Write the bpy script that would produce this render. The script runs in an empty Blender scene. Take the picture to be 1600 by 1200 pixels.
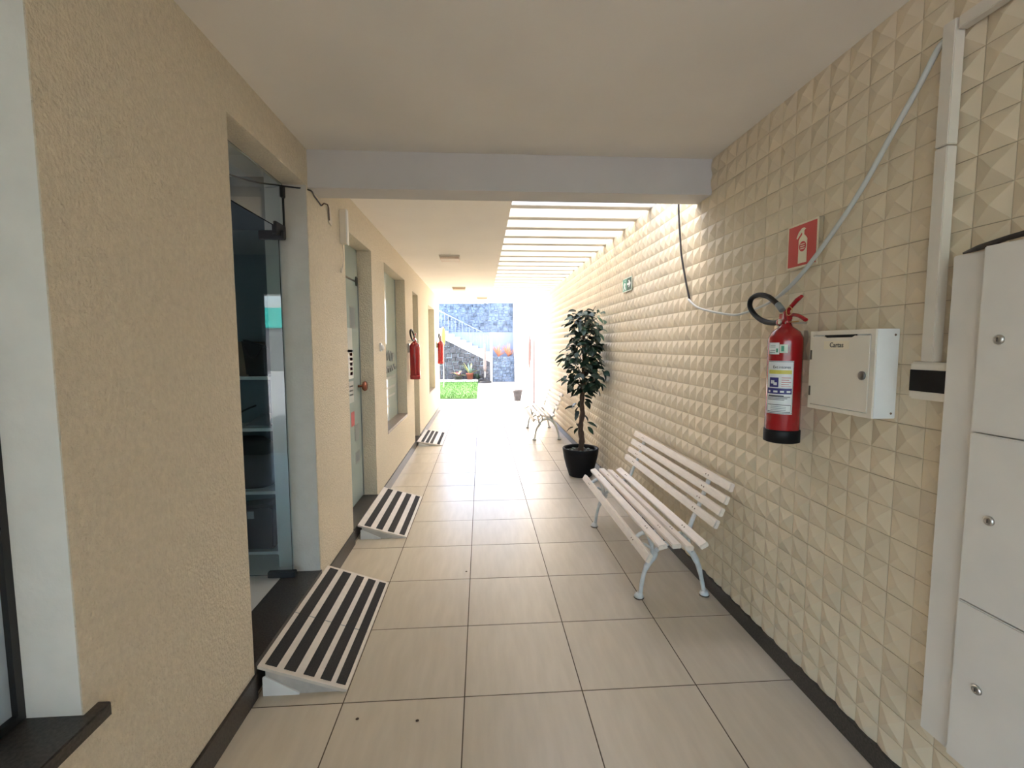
import bpy, bmesh, math, random
from mathutils import Vector, Matrix
random.seed(7)
SC = bpy.context.scene
COL = SC.collection
# ------------------------------------------------------------------ camera
def cam_basis(yaw, pitch, roll):
    cy, sy, cp, sp = math.cos(yaw), math.sin(yaw), math.cos(pitch), math.sin(pitch)
    f = Vector((sy*cp, cy*cp, -sp)); r = Vector((cy, -sy, 0)); u = r.cross(f)
    cr, sr = math.cos(roll), math.sin(roll)
    return cr*r + sr*u, -sr*r + cr*u, f
EYE = 1.468
cd = bpy.data.cameras.new('camera'); cam = bpy.data.objects.new('camera', cd); COL.objects.link(cam)
cd.sensor_width = 36; cd.lens = 36*730.44/1600; cd.clip_start = 0.02; cd.clip_end = 300
r_, u_, f_ = cam_basis(0.0659, 0.0813, -0.0032)
cam.matrix_world = Matrix(((r_.x, u_.x, -f_.x, 0), (r_.y, u_.y, -f_.y, 0), (r_.z, u_.z, -f_.z, EYE), (0, 0, 0, 1)))
SC.camera = cam
# ------------------------------------------------------------------ world, sun, exposure
SUN = Vector((-0.75, 0.26, 0.62)).normalized()
w = bpy.data.worlds.new('sky'); SC.world = w; w.use_nodes = True
nt = w.node_tree; bg = nt.nodes['Background']
sky = nt.nodes.new('ShaderNodeTexSky'); sky.sky_type = 'NISHITA'; sky.sun_disc = False
sky.sun_elevation = math.asin(SUN.z); sky.sun_rotation = math.atan2(SUN.x, SUN.y)
sky.air_density = 0.8; sky.dust_density = 4.0; sky.ozone_density = 1.0
nt.links.new(sky.outputs[0], bg.inputs[0]); bg.inputs[1].default_value = 0.36
sl = bpy.data.lights.new('sun', 'SUN'); sl.energy = 2.8; sl.angle = math.radians(0.6); sl.color = (1.0, 0.965, 0.91)
so = bpy.data.objects.new('sun', sl); COL.objects.link(so); so.location = (-6, 4, 12)
so.rotation_euler = SUN.to_track_quat('Z', 'Y').to_euler()
SC.view_settings.view_transform = 'Standard'; SC.view_settings.look = 'None'
SC.view_settings.gamma = 1.0; SC.view_settings.use_curve_mapping = False
SC.view_settings.exposure = 2.75
try:
    SC.cycles.diffuse_bounces = 8; SC.cycles.max_bounces = 16; SC.cycles.transmission_bounces = 12
    SC.cycles.glossy_bounces = 6; SC.cycles.use_denoising = True
except Exception:
    pass

# ------------------------------------------------------------------ materials
def mat(name, col, rough=0.6, metal=0.0, var=0.0, scale=8.0, bump=0.0, bscale=60.0, stretch=(1, 1, 1), spec=0.5,
        col2=None, rand=0.0, trans=0.0, detail=4.0, space='Object', emit=None, coat=0.0, bdist=0.004):
    m = bpy.data.materials.new(name); m.use_nodes = True
    t = m.node_tree; b = t.nodes['Principled BSDF']
    b.inputs['Roughness'].default_value = rough; b.inputs['Metallic'].default_value = metal
    b.inputs['Specular IOR Level'].default_value = spec
    b.inputs['Base Color'].default_value = (*col, 1)
    if trans:
        b.inputs['Transmission Weight'].default_value = trans; b.inputs['IOR'].default_value = 1.5
    if coat:
        b.inputs['Coat Weight'].default_value = coat; b.inputs['Coat Roughness'].default_value = 0.08
    tc = t.nodes.new('ShaderNodeTexCoord'); mp = t.nodes.new('ShaderNodeMapping')
    mp.inputs['Scale'].default_value = stretch
    t.links.new(tc.outputs[space], mp.inputs['Vector'])
    last = None
    if var or col2:
        n = t.nodes.new('ShaderNodeTexNoise'); n.inputs['Scale'].default_value = scale; n.inputs['Detail'].default_value = detail
        t.links.new(mp.outputs[0], n.inputs['Vector'])
        rp = t.nodes.new('ShaderNodeValToRGB')
        rp.color_ramp.elements[0].position = 0.32; rp.color_ramp.elements[1].position = 0.68
        c2 = col2 if col2 else tuple(min(1, c*(1+var)) for c in col)
        c1 = col if col2 else tuple(c*(1-var) for c in col)
        rp.color_ramp.elements[0].color = (*c1, 1); rp.color_ramp.elements[1].color = (*c2, 1)
        t.links.new(n.outputs['Fac'], rp.inputs[0]); last = rp.outputs[0]
        t.links.new(last, b.inputs['Base Color'])
    if rand:
        oi = t.nodes.new('ShaderNodeObjectInfo'); mr = t.nodes.new('ShaderNodeMapRange')
        mr.inputs[3].default_value = 1-rand; mr.inputs[4].default_value = 1+rand
        t.links.new(oi.outputs['Random'], mr.inputs[0])
        hs = t.nodes.new('ShaderNodeHueSaturation'); t.links.new(mr.outputs[0], hs.inputs['Value'])
        if last: t.links.new(last, hs.inputs['Color'])
        else: hs.inputs['Color'].default_value = (*col, 1)
        t.links.new(hs.outputs[0], b.inputs['Base Color'])
    if bump:
        n2 = t.nodes.new('ShaderNodeTexNoise'); n2.inputs['Scale'].default_value = bscale; n2.inputs['Detail'].default_value = 6
        t.links.new(mp.outputs[0], n2.inputs['Vector'])
        bp = t.nodes.new('ShaderNodeBump'); bp.inputs['Strength'].default_value = bump; bp.inputs['Distance'].default_value = bdist
        t.links.new(n2.outputs['Fac'], bp.inputs['Height']); t.links.new(bp.outputs[0], b.inputs['Normal'])
    return m
M = {}
M['plaster'] = mat('cream roughcast paint', (0.66, 0.595, 0.47), 0.85, var=0.05, scale=60, bump=1.0, bscale=105, stretch=(1, 1, 0.8), spec=0.2, bdist=0.010)
M['jamb'] = mat('pale smooth jamb paint', (0.74, 0.735, 0.68), 0.8, var=0.04, scale=9, bump=0.3, bscale=50, spec=0.2)
M['jamb_grey'] = mat('grey jamb paint', (0.52, 0.50, 0.45), 0.85, var=0.05, scale=9, bump=0.5, bscale=80, spec=0.2)
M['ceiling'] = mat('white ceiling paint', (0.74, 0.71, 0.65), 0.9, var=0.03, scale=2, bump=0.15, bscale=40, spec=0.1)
M['ceiling_lit'] = mat('white ceiling paint lit copy', (0.85, 0.815, 0.755), 0.9, var=0.02, scale=2, spec=0.1)  # ceiling white lightened to stand in for light on the far ceiling
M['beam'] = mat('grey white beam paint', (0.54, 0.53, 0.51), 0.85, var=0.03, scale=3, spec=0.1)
M['slat'] = mat('white pergola paint', (0.78, 0.74, 0.66), 0.85, var=0.05, scale=10, bump=0.4, bscale=30, spec=0.1)
M['white_wall'] = mat('white wall paint', (0.74, 0.73, 0.70), 0.8, var=0.03, scale=5, bump=0.2, spec=0.1)
M['wall_tile'] = mat('cream glazed relief tile', (0.65, 0.555, 0.40), 0.5, var=0.06, scale=4, rand=0.03, space='Object', bump=0.12, bscale=22)
M['garden_wall'] = mat('garden wall white paint', (0.46, 0.45, 0.435), 0.85, var=0.05, scale=5, bump=0.2, spec=0.1)
M['wall_grout'] = mat('tile grout', (0.42, 0.36, 0.26), 0.9)
M['floor_tile'] = mat('beige porcelain tile', (0.51, 0.45, 0.35), 0.29, col2=(0.57, 0.505, 0.40), scale=3.2, stretch=(7, 1.1, 1), rand=0.04, bump=0.04, bscale=8, detail=6)
M['floor_grout'] = mat('brown floor grout', (0.10, 0.075, 0.05), 0.9)
M['paving'] = mat('pale paving', (0.30, 0.295, 0.29), 0.7, var=0.06, scale=3, bump=0.1)
M['granite'] = mat('dark brown granite', (0.040, 0.034, 0.029), 0.35, var=0.5, scale=120)
M['sill'] = mat('brown granite sill', (0.20, 0.155, 0.125), 0.45, var=0.3, scale=90)
M['glass'] = mat('clear greenish glass', (0.86, 0.94, 0.92), 0.0, trans=1.0)
M['film'] = mat('frosted aqua glass film', (0.42, 0.52, 0.49), 0.06, var=0.05, scale=2, coat=0.6)
M['film_white'] = mat('white glass film', (0.72, 0.76, 0.74), 0.1, coat=0.6)
M['black_metal'] = mat('black metal fitting', (0.012, 0.012, 0.012), 0.4)
M['black_plastic'] = mat('black plastic', (0.006, 0.006, 0.0065), 0.5, var=0.2, scale=30, spec=0.25)
M['black_strip'] = mat('black anti-slip strip', (0.022, 0.020, 0.019), 0.9, var=0.3, scale=200, bump=0.5, bscale=300)
M['ramp'] = mat('white ramp paint', (0.60, 0.55, 0.48), 0.5, var=0.05, scale=20)
M['ramp_side'] = mat('grey metal ramp side', (0.45, 0.43, 0.40), 0.45, var=0.12, scale=18)
M['bench_wood'] = mat('white painted wood', (0.76, 0.68, 0.58), 0.5, var=0.05, scale=14, stretch=(6, 1, 6), bump=0.2, bscale=30)
M['bench_iron'] = mat('white painted cast iron', (0.62, 0.63, 0.62), 0.45, var=0.12, scale=25, bump=0.2)
M['bolt'] = mat('rusty bolt', (0.18, 0.12, 0.08), 0.6)
M['tarnish'] = mat('worn dark foot', (0.10, 0.075, 0.05), 0.7)
M['red'] = mat('red enamel', (0.33, 0.008, 0.012), 0.22, coat=0.5)
M['red_flat'] = mat('red sign print', (0.52, 0.035, 0.028), 0.4)
M['cream_flat'] = mat('cream sign print', (0.74, 0.66, 0.50), 0.5)
M['label_white'] = mat('white label', (0.74, 0.75, 0.74), 0.45)
M['label_blue'] = mat('blue label print', (0.030, 0.028, 0.16), 0.45)
M['label_yellow'] = mat('yellow label print', (0.62, 0.56, 0.10), 0.45)
M['label_green'] = mat('green label print', (0.06, 0.30, 0.18), 0.45)
M['ink'] = mat('dark ink', (0.025, 0.025, 0.03), 0.6)
M['ink_grey'] = mat('grey print', (0.22, 0.25, 0.25), 0.6)
M['ink_red'] = mat('faded red print', (0.50, 0.12, 0.13), 0.6)
M['green_sign'] = mat('dark green sign', (0.028, 0.085, 0.055), 0.45)
M['pale_green'] = mat('pale green print', (0.62, 0.70, 0.58), 0.45)
M['steel'] = mat('steel', (0.55, 0.53, 0.50), 0.35, metal=1.0)
M['lock_metal'] = mat('dark lock metal', (0.22, 0.20, 0.19), 0.4, metal=1.0)
M['brass'] = mat('brass', (0.60, 0.42, 0.18), 0.35, metal=1.0)
M['bronze'] = mat('brown bronze knob', (0.30, 0.10, 0.06), 0.25, metal=0.5)
M['box_cream'] = mat('cream enamel box', (0.70, 0.645, 0.545), 0.4, var=0.03, scale=6)
M['box_white'] = mat('white enamel side', (0.74, 0.755, 0.74), 0.45, var=0.05, scale=9)
M['cabinet'] = mat('putty painted cabinet', (0.66, 0.63, 0.57), 0.6, var=0.04, scale=5, bump=0.15, bscale=25)
M['trunking'] = mat('white plastic trunking', (0.62, 0.575, 0.49), 0.5, var=0.04, scale=8)
M['cable_white'] = mat('grey white cable', (0.52, 0.54, 0.52), 0.5)
M['cable_black'] = mat('black cable', (0.014, 0.012, 0.012), 0.5)
M['pot_black'] = mat('black planter plastic', (0.006, 0.0058, 0.006), 0.55, var=0.2, scale=15, spec=0.25)
M['soil'] = mat('dark soil', (0.035, 0.028, 0.02), 0.95, var=0.4, scale=60, bump=0.8)
M['pebble'] = mat('green grey pebbles', (0.20, 0.25, 0.20), 0.6, var=0.4, scale=20)
M['bark'] = mat('brown bark', (0.085, 0.052, 0.035), 0.85, var=0.35, scale=40, stretch=(1, 1, 0.3), bump=0.6)
M['leaf'] = mat('dark green leaf', (0.014, 0.040, 0.020), 0.42, rand=0.5)
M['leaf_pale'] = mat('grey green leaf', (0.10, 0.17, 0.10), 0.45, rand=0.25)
M['grass'] = mat('lawn green', (0.038, 0.115, 0.013), 0.8, var=0.25, scale=5)
M['stone'] = mat('blue grey stone', (0.105, 0.145, 0.21), 0.85, var=0.5, scale=5, bump=0.5, bscale=12)
M['stone_dark'] = mat('dark grey stone', (0.065, 0.065, 0.075), 0.85, var=0.5, scale=6, bump=0.5, bscale=12)
M['mortar'] = mat('stone mortar', (0.24, 0.28, 0.34), 0.9)
M['blue_wall'] = mat('pale blue plaster', (0.22, 0.275, 0.37), 0.85, var=0.05, scale=3)
M['terracotta'] = mat('terracotta', (0.22, 0.06, 0.04), 0.7, var=0.1)
M['orange_plant'] = mat('orange bromeliad', (0.62, 0.25, 0.14), 0.6, rand=0.2)
M['pink_plant'] = mat('pink bromeliad', (0.50, 0.16, 0.14), 0.6)
M['white_leaf'] = mat('white arching leaf', (0.70, 0.66, 0.62), 0.6)
M['plant_blue'] = mat('pale succulent', (0.20, 0.30, 0.27), 0.6)
M['plant_yellow'] = mat('yellow green leaf', (0.42, 0.42, 0.16), 0.6)
M['orange'] = mat('orange cloth', (0.55, 0.26, 0.05), 0.7)
M['taupe'] = mat('taupe canvas', (0.20, 0.16, 0.15), 0.8)
M['pot_grey'] = mat('grey concrete pot', (0.055, 0.05, 0.053), 0.8, var=0.25, scale=12)
M['pink_pipe'] = mat('pinkish pipe', (0.16, 0.085, 0.085), 0.6)
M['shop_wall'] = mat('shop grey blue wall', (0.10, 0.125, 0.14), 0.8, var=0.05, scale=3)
M['shop_partition'] = mat('shop grey partition', (0.40, 0.42, 0.40), 0.7, var=0.04, scale=3)
M['shop_floor'] = mat('shop white floor', (0.55, 0.54, 0.50), 0.3)
M['shelf'] = mat('white shelf board', (0.46, 0.47, 0.46), 0.5)
M['carton'] = mat('brown cardboard', (0.16, 0.11, 0.075), 0.85, var=0.08, scale=8)
M['bag_black'] = mat('black fabric', (0.010, 0.009, 0.010), 0.8, var=0.2, scale=20)
M['bag_plum'] = mat('plum black fabric', (0.018, 0.013, 0.018), 0.8, var=0.3, scale=30)
M['folder'] = mat('grey folder', (0.22, 0.23, 0.23), 0.5)
M['street_wall'] = mat('street facade', (0.16, 0.16, 0.165), 0.8, var=0.1)
M['asphalt'] = mat('grey asphalt', (0.30, 0.30, 0.30), 0.9, var=0.2)
M['rail_blue'] = mat('pale blue rail paint', (0.26, 0.31, 0.38), 0.5)
M['teal'] = mat('teal sign board', (0.02, 0.50, 0.42), 0.5)
M['poster'] = mat('pale blue poster', (0.36, 0.44, 0.52), 0.35, var=0.25, scale=3, coat=0.5)
M['lamp_white'] = mat('lamp cover', (0.62, 0.50, 0.40), 0.5)
M['debris'] = mat('brown leaf bit', (0.08, 0.05, 0.03), 0.8)

# ------------------------------------------------------------------ mesh helpers
class MB:
    def __init__(s, off=(0, 0, 0)):
        s.V = []; s.F = []; s.S = []; s.I = []; s.off = Vector(off)
    def add(s, vs, fs, smooth=False, mi=0):
        n = len(s.V)
        s.V += [tuple(Vector(v) - s.off) for v in vs]
        for f in fs:
            s.F.append(tuple(i+n for i in f)); s.S.append(smooth); s.I.append(mi)
        return s
    def box(s, x0, x1, y0, y1, z0, z1, mi=0):
        v = [(x0, y0, z0), (x1, y0, z0), (x1, y1, z0), (x0, y1, z0), (x0, y0, z1), (x1, y0, z1), (x1, y1, z1), (x0, y1, z1)]
        return s.add(v, [(0, 3, 2, 1), (4, 5, 6, 7), (0, 1, 5, 4), (1, 2, 6, 5), (2, 3, 7, 6), (3, 0, 4, 7)], mi=mi)
    def obox(s, c, ax, ay, az, mi=0):
        c, ax, ay, az = Vector(c), Vector(ax), Vector(ay), Vector(az)
        v = [c + a*ax + b*ay + d*az for d in (-1, 1) for a, b in ((-1, -1), (1, -1), (1, 1), (-1, 1))]
        return s.add(v, [(0, 3, 2, 1), (4, 5, 6, 7), (0, 1, 5, 4), (1, 2, 6, 5), (2, 3, 7, 6), (3, 0, 4, 7)], mi=mi)
    def prism(s, poly, a, b, axis='y', smooth=False):
        n = len(poly)
        def p(u, v, t): return {'y': (u, t, v), 'x': (t, u, v), 'z': (u, v, t)}[axis]
        vs = [p(u, v, a) for u, v in poly] + [p(u, v, b) for u, v in poly]
        fs = [tuple(range(n)), tuple(range(2*n-1, n-1, -1))]
        s.add(vs, fs)
        return s.add(vs, [(i, (i+1) % n, n+(i+1) % n, n+i) for i in range(n)], smooth)
    def lathe(s, prof, c=(0, 0, 0), n=24, smooth=True, dirv=None, caps=True, arc=None):
        c = Vector(c)
        R = Vector(dirv).normalized().to_track_quat('Z', 'Y').to_matrix() if dirv is not None else Matrix.Identity(3)
        vs = []; m = len(prof)
        for r, z in prof:
            for k in range(n):
                a = 2*math.pi*k/n
                vs.append(c + R @ Vector((r*math.cos(a), r*math.sin(a), z)))
        fs = [(j*n+k, j*n+(k+1) % n, (j+1)*n+(k+1) % n, (j+1)*n+k) for j in range(m-1) for k in range(n)]
        s.add(vs, fs, smooth)
        if caps:
            s.add(vs[:n], [tuple(range(n-1, -1, -1))]); s.add(vs[-n:], [tuple(range(n))])
        return s
    def tube(s, pts, r, n=8, smooth=True, flat=1.0, closed=False):
        P = [Vector(p) for p in pts]; m = len(P)
        rs = r if isinstance(r, (list, tuple)) else [r]*m
        vs = []; up = None
        for i in range(m):
            d = ((P[(i+1) % m]-P[i-1]) if closed else (P[min(i+1, m-1)]-P[max(i-1, 0)])).normalized()
            if up is None:
                up = Vector((0, 0, 1)) if abs(d.z) < 0.9 else Vector((0, 1, 0))
            a = d.cross(up).normalized(); up = a.cross(d).normalized()
            for k in range(n):
                t = 2*math.pi*k/n
                vs.append(P[i] + rs[i]*(math.cos(t)*a + flat*math.sin(t)*up))
        mm = m if closed else m-1
        fs = [(j*n+k, j*n+(k+1) % n, ((j+1) % m)*n+(k+1) % n, ((j+1) % m)*n+k) for j in range(mm) for k in range(n)]
        s.add(vs, fs, smooth)
        if not closed:
            s.add(vs[:n], [tuple(range(n-1, -1, -1))]); s.add(vs[-n:], [tuple(range(n))])
        return s
    def mesh(s, name, mats, bevel=0, weld=True):
        me = bpy.data.meshes.new(name)
        me.from_pydata([tuple(v) for v in s.V], [], s.F)
        for p, sm, mi in zip(me.polygons, s.S, s.I):
            p.use_smooth = sm; p.material_index = mi
        for m in (mats if isinstance(mats, (list, tuple)) else [mats]): me.materials.append(m)
        bm = bmesh.new(); bm.from_mesh(me)
        if weld: bmesh.ops.remove_doubles(bm, verts=bm.verts, dist=1e-5)
        bmesh.ops.recalc_face_normals(bm, faces=bm.faces)
        if bevel:
            bmesh.ops.bevel(bm, geom=[e for e in bm.edges if e.calc_face_angle(0) > 0.5], offset=bevel, segments=2, affect='EDGES', clamp_overlap=True)
        bm.to_mesh(me); bm.free(); me.update()
        return me
    def build(s, name, mats, parent=None, bevel=0, kind=None, label=None, weld=True):
        o = bpy.data.objects.new(name, s.mesh(name, mats, bevel, weld)); COL.objects.link(o)
        if parent: o.parent = parent
        if kind: o['kind'] = kind
        if label: o['label'] = label
        return o
def thing(name, label, cat, loc=(0, 0, 0), group=None, rotz=0):
    o = bpy.data.objects.new(name, None); COL.objects.link(o); o.location = loc; o.rotation_euler = (0, 0, rotz)
    o.empty_display_size = 0.1
    o['label'] = label; o['category'] = cat
    if group: o['group'] = group
    return o
def tag(o, label, cat, group=None):
    o['label'] = label; o['category'] = cat
    if group: o['group'] = group
    return o
def copy_tree(o, parent=None):
    c = o.copy(); COL.objects.link(c)
    if parent: c.parent = parent
    for ch in list(o.children): copy_tree(ch, c)
    return c
def smooth_path(pts, n=6):
    P = [Vector(p) for p in pts]; out = []
    for i in range(len(P)-1):
        p0, p1, p2, p3 = P[max(i-1, 0)], P[i], P[i+1], P[min(i+2, len(P)-1)]
        for k in range(n):
            t = k/n
            out.append(0.5*((2*p1)+(-p0+p2)*t+(2*p0-5*p1+4*p2-p3)*t*t+(-p0+3*p1-3*p2+p3)*t**3))
    out.append(P[-1]); return out
def text(body, size, m, name, parent, pos, right, up, off=(0, 0, 0), extrude=0.0004, align='CENTER', sx=1.0):
    cu = bpy.data.curves.new('txt', 'FONT'); cu.body = body; cu.size = size; cu.extrude = extrude
    cu.align_x = align; cu.align_y = 'CENTER'; cu.resolution_u = 3
    t = bpy.data.objects.new('txt', cu); COL.objects.link(t)
    dg = bpy.context.evaluated_depsgraph_get(); dg.update()
    me = bpy.data.meshes.new_from_object(t.evaluated_get(dg))
    bpy.data.objects.remove(t); bpy.data.curves.remove(cu)
    right, up = Vector(right).normalized(), Vector(up).normalized(); nn = right.cross(up)
    p = Vector(pos) - Vector(off)
    T = Matrix(((right.x*sx, up.x, nn.x, p.x), (right.y*sx, up.y, nn.y, p.y), (right.z*sx, up.z, nn.z, p.z), (0, 0, 0, 1)))
    me.transform(T); me.materials.clear(); me.materials.append(m)
    o = bpy.data.objects.new(name, me); COL.objects.link(o); o.parent = parent
    return o

XL, XR, H = -0.955, 1.365, 2.555
XG = XL-0.128          # glass plane of the left wall
YB = 10.87             # far end of the left building
# ================================================================== SETTING
# ---- floor: slab of grout + porcelain tiles
fl = MB().box(XL-0.01, XR+0.01, -1.2, 11.36, -0.12, -0.0012).build('floor', M['floor_grout'], kind='structure')
cols = [XL, -0.581, -0.081, 0.419, 0.919, XR]
tile_mesh = []
for i in range(5):
    wdt = cols[i+1]-cols[i]-0.005
    b = MB().box(-wdt/2, wdt/2, -0.2475, 0.2475, -0.012, 0.0)
    tile_mesh.append(b.mesh('floor_tile', M['floor_tile'], bevel=0.0008))
y = 1.8603-0.5*6
while y < 11.3:
    for i in range(5):
        o = bpy.data.objects.new('floor_tile', tile_mesh[i]); COL.objects.link(o); o.parent = fl
        o.location = ((cols[i]+cols[i+1])/2, y+0.25, random.uniform(-0.0004, 0.0004))
    y += 0.5
MB().box(-30, 14, 11.36, 40, -0.2, -0.004).build('floor_garden', M['paving'], kind='structure')
MB().box(-30, 30, -40, -1.2, -0.25, -0.02).build('floor_street', M['asphalt'], kind='structure')
MB().box(XL, XR, 11.36, 11.46, -0.1, 0.0).build('trim_4', M['slat'], kind='structure')

# ---- left wall with openings
OPEN = [(-0.35, 1.115, 0.57, 2.36), (1.915, 2.735, 0.15, 2.357), (3.44, 4.25, 0.115, 2.30), (4.79, 6.07, 0.60, 2.30),
        (6.72, 7.28, 0.075, 2.24), (8.68, 9.76, 0.61, 2.22)]
wl = MB(); TH = 0.15
ys = -0.6
for (a, b_, z0, z1) in OPEN:
    wl.box(XL-TH, XL, ys, a, -0.1, H+0.25)
    if z0 > 0: wl.box(XL-TH, XL, a, b_, -0.1, z0)
    wl.box(XL-TH, XL, a, b_, z1, H+0.25); ys = b_
wl.box(XL-TH, XL, ys, YB, -0.1, H+0.25)
wl.box(-5.2, XL-TH, YB-0.15, YB, -0.1, H+0.25)           # end wall towards the garden
wall_left = wl.build('wall_left', M['plaster'], kind='structure')
# assumed unseen storey above the shops, sized to keep sun off the corridor
MB().box(-7.5, -0.92, -5.2, YB, H+0.25, 4.92).build('wall_sun_block', M['white_wall'], kind='structure')
# shop interiors (rooms behind the left wall)
sh = MB()
sh.box(-4.3, XL-TH, 3.20, 3.32, 0, H)                   # partition behind the shelf
sh.box(-4.3, -4.2, -0.6, YB, 0, H)
sh.box(-4.3, -2.62, -0.6, -0.5, 0, H); sh.box(-2.62, XL-TH, -0.6, -0.5, 2.1, H)
sh.box(-4.3, XL-TH, 6.3, 6.42, 0, H)
sh.build('wall_shop', M['shop_wall'], kind='structure')
MB().box(-1.218, XL-TH, 2.80, 2.90, 0.15, H).build('wall_partition', M['shop_partition'], kind='structure')
MB().box(-4.3, XL-TH, -0.6, YB-0.15, -0.1, 0.149).build('floor_shop', M['shop_floor'], kind='structure')

# ---- ceilings, beam, pergola
MB().box(-7.5, XR+0.3, -5.2, 2.85, H, H+0.25).build('ceiling', M['ceiling'], kind='structure')  # unseen rear and left parts extended to cut light from behind
ce = MB().box(-5.2, 0.245, 2.85, YB+0.15, H, H+0.25).build('ceiling_pergola', M['ceiling_lit'], kind='structure')
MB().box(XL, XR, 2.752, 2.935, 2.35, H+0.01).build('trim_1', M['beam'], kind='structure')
slm = MB().box(0.24, XR+0.02, -0.045, 0.045, 0, 0.28).mesh('slat', M['slat'], bevel=0.004)
ysl = 3.77
while ysl < YB+0.1:
    o = bpy.data.objects.new('slat', slm); COL.objects.link(o); o.parent = ce; o.location = (0, ysl, H+0.004)
    ysl += 0.343
# ---- right wall: relief tiles on a grout bed
P_ = 0.0965; T2 = 2*P_; NZ = 13; Z0 = 1.404-7*T2; YT0 = 1.629
YTE = 10.42
wr = MB().box(XR+0.004, XR+0.25, -5.2, YTE, -0.1, Z0+NZ*T2).build('wall_right', M['wall_grout'], kind='structure')
def tile_cells(mb, oy, oz):
    g = 0.0012; hgt = 0.0125; rim = 0.001
    for i in range(2):
        for j in range(2):
            y0, y1 = oy+i*P_+(g if i == 0 else g*0.6), oy+(i+1)*P_-(g if i == 1 else g*0.6)
            z0, z1 = oz+j*P_+(g if j == 0 else g*0.6), oz+(j+1)*P_-(g if j == 1 else g*0.6)
            xb, xf = XR+0.005, XR+rim
            v = [(xf, y0, z0), (xf, y1, z0), (xf, y1, z1), (xf, y0, z1), (xf-hgt, (y0+y1)/2, (z0+z1)/2),
                 (xb, y0, z0), (xb, y1, z0), (xb, y1, z1), (xb, y0, z1)]
            mb.add(v, [(0, 1, 4), (1, 2, 4), (2, 3, 4), (3, 0, 4), (0, 5, 6, 1), (1, 6, 7, 2), (2, 7, 8, 3), (3, 8, 5, 0)])
tm = MB(); tile_cells(tm, 0, 0); tmesh = tm.mesh('wall_tile', M['wall_tile'])
far = MB()
k = -34
while YT0+k*T2 < YTE-0.01:
    yy = YT0+k*T2
    near = 1.03 < yy < 5.47
    for j in range(NZ):
        if near:
            o = bpy.data.objects.new('wall_tile', tmesh); COL.objects.link(o); o.parent = wr; o.location = (0, yy, Z0+j*T2)
        elif yy+T2 < YTE+0.1: tile_cells(far, yy, Z0+j*T2)
    k += 1
far.build('wall_tiling', M['wall_tile'], parent=wr, kind='stuff', label='the farther rows of cream relief tiles')
MB().box(XR-0.001, XR+0.25, 2.9, YTE, Z0+NZ*T2, 5.6).build('trim_2', M['white_wall'], kind='structure')  # part above the slats is unseen, raised to bounce sunlight down
MB().box(XR, XR+0.25, YTE, 20.2, -0.1, 3.5).build('wall_garden_right', M['garden_wall'], kind='structure')
# baseboards
MB().box(XR-0.016, XR+0.004, -0.8, YTE, 0.0, 0.083).build('baseboard_right', M['granite'], kind='structure', bevel=0.002)
bl = MB()
ys = -0.55
for a, b_ in ((1.915, 2.735), (3.44, 4.25), (6.72, 7.28)):
    bl.box(XL, XL+0.012, ys, a, 0, 0.105); ys = b_
bl.box(XL, XL+0.012, ys, YB, 0, 0.105)
bl.build('baseboard_left', M['granite'], kind='structure', bevel=0.002)

# ---- doors and windows of the left wall
def struct_empty(name):
    o = bpy.data.objects.new(name, None); COL.objects.link(o); o['kind'] = 'structure'; o.empty_display_size = 0.1; return o
# window_1: display window at the very left
w0 = struct_empty('window_1')
MB().box(XL-TH-0.002, XL-0.004, 1.1148, 1.121, 0.592, 2.36).build('reveal', M['jamb'], w0)
MB().box(XL-TH, XL+0.03, -0.36, 1.16, 0.555, 0.5915).build('sill', M['granite'], w0, bevel=0.003)
b = MB(); b.box(XG-0.03, XG+0.0, 1.097, 1.1148, 0.593, 2.36); b.box(XG-0.03, XG, -0.3, 1.097, 0.593, 0.612); b.box(XG-0.03, XG, -0.3, 1.097, 2.34, 2.36)
b.build('frame', M['black_metal'], w0)
MB().box(XG-0.022, XG-0.014, -0.3, 1.097, 0.612, 2.34).build('pane', M['poster'], w0, label='pane covered by a pale blue poster')
text('5', 0.11, M['ink'], 'lettering', w0, (XG-0.0135, 1.078, 0.83), (0, 1, 0), (0, 0, 1), align='RIGHT')
# door_1: open frameless glass shop door
d1 = struct_empty('door_1')
MB().box(XG-0.07, XL+0.006, 1.915, 2.735, 0.02, 0.152).build('threshold', M['granite'], d1)
MB().box(XL-TH-0.001, XL-0.003, 2.728, 2.7352, 0.152, 2.357).build('jamb', M['jamb_grey'], d1)
MB().box(XG-0.005, XG+0.005, 1.917, 2.715, 2.105, 2.355).build('transom_pane', M['glass'], d1)
lf = MB().obox((XG-0.405, 2.665, 1.13), (0.40, 0.0, 0), (0, 0.005, 0), (0, 0, 0.965)).build('glass_leaf', M['glass'], d1)
b = MB(); b.box(XG-0.105, XG+0.028, 2.65, 2.68, 2.045, 2.092); b.box(XG-0.012, XG+0.012, 2.60, 2.725, 2.06, 2.13)
b.build('pivot_fitting', M['black_metal'], d1, bevel=0.003, label='black top pivot fitting')
MB().box(XG-0.14, XG+0.012, 2.648, 2.682, 0.153, 0.188).build('pivot_fitting', M['black_metal'], d1, bevel=0.003, label='black bottom pivot fitting')
MB().box(XG-0.006, XG+0.008, 2.715, 2.728, 2.09, 2.33).build('transom_edge', M['black_metal'], d1)  # dark strip added as the edge of the transom pane
MB().box(XG-0.010, XG+0.016, 2.695, 2.728, 2.28, 2.345).build('clamp', M['black_metal'], d1, bevel=0.004)
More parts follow.
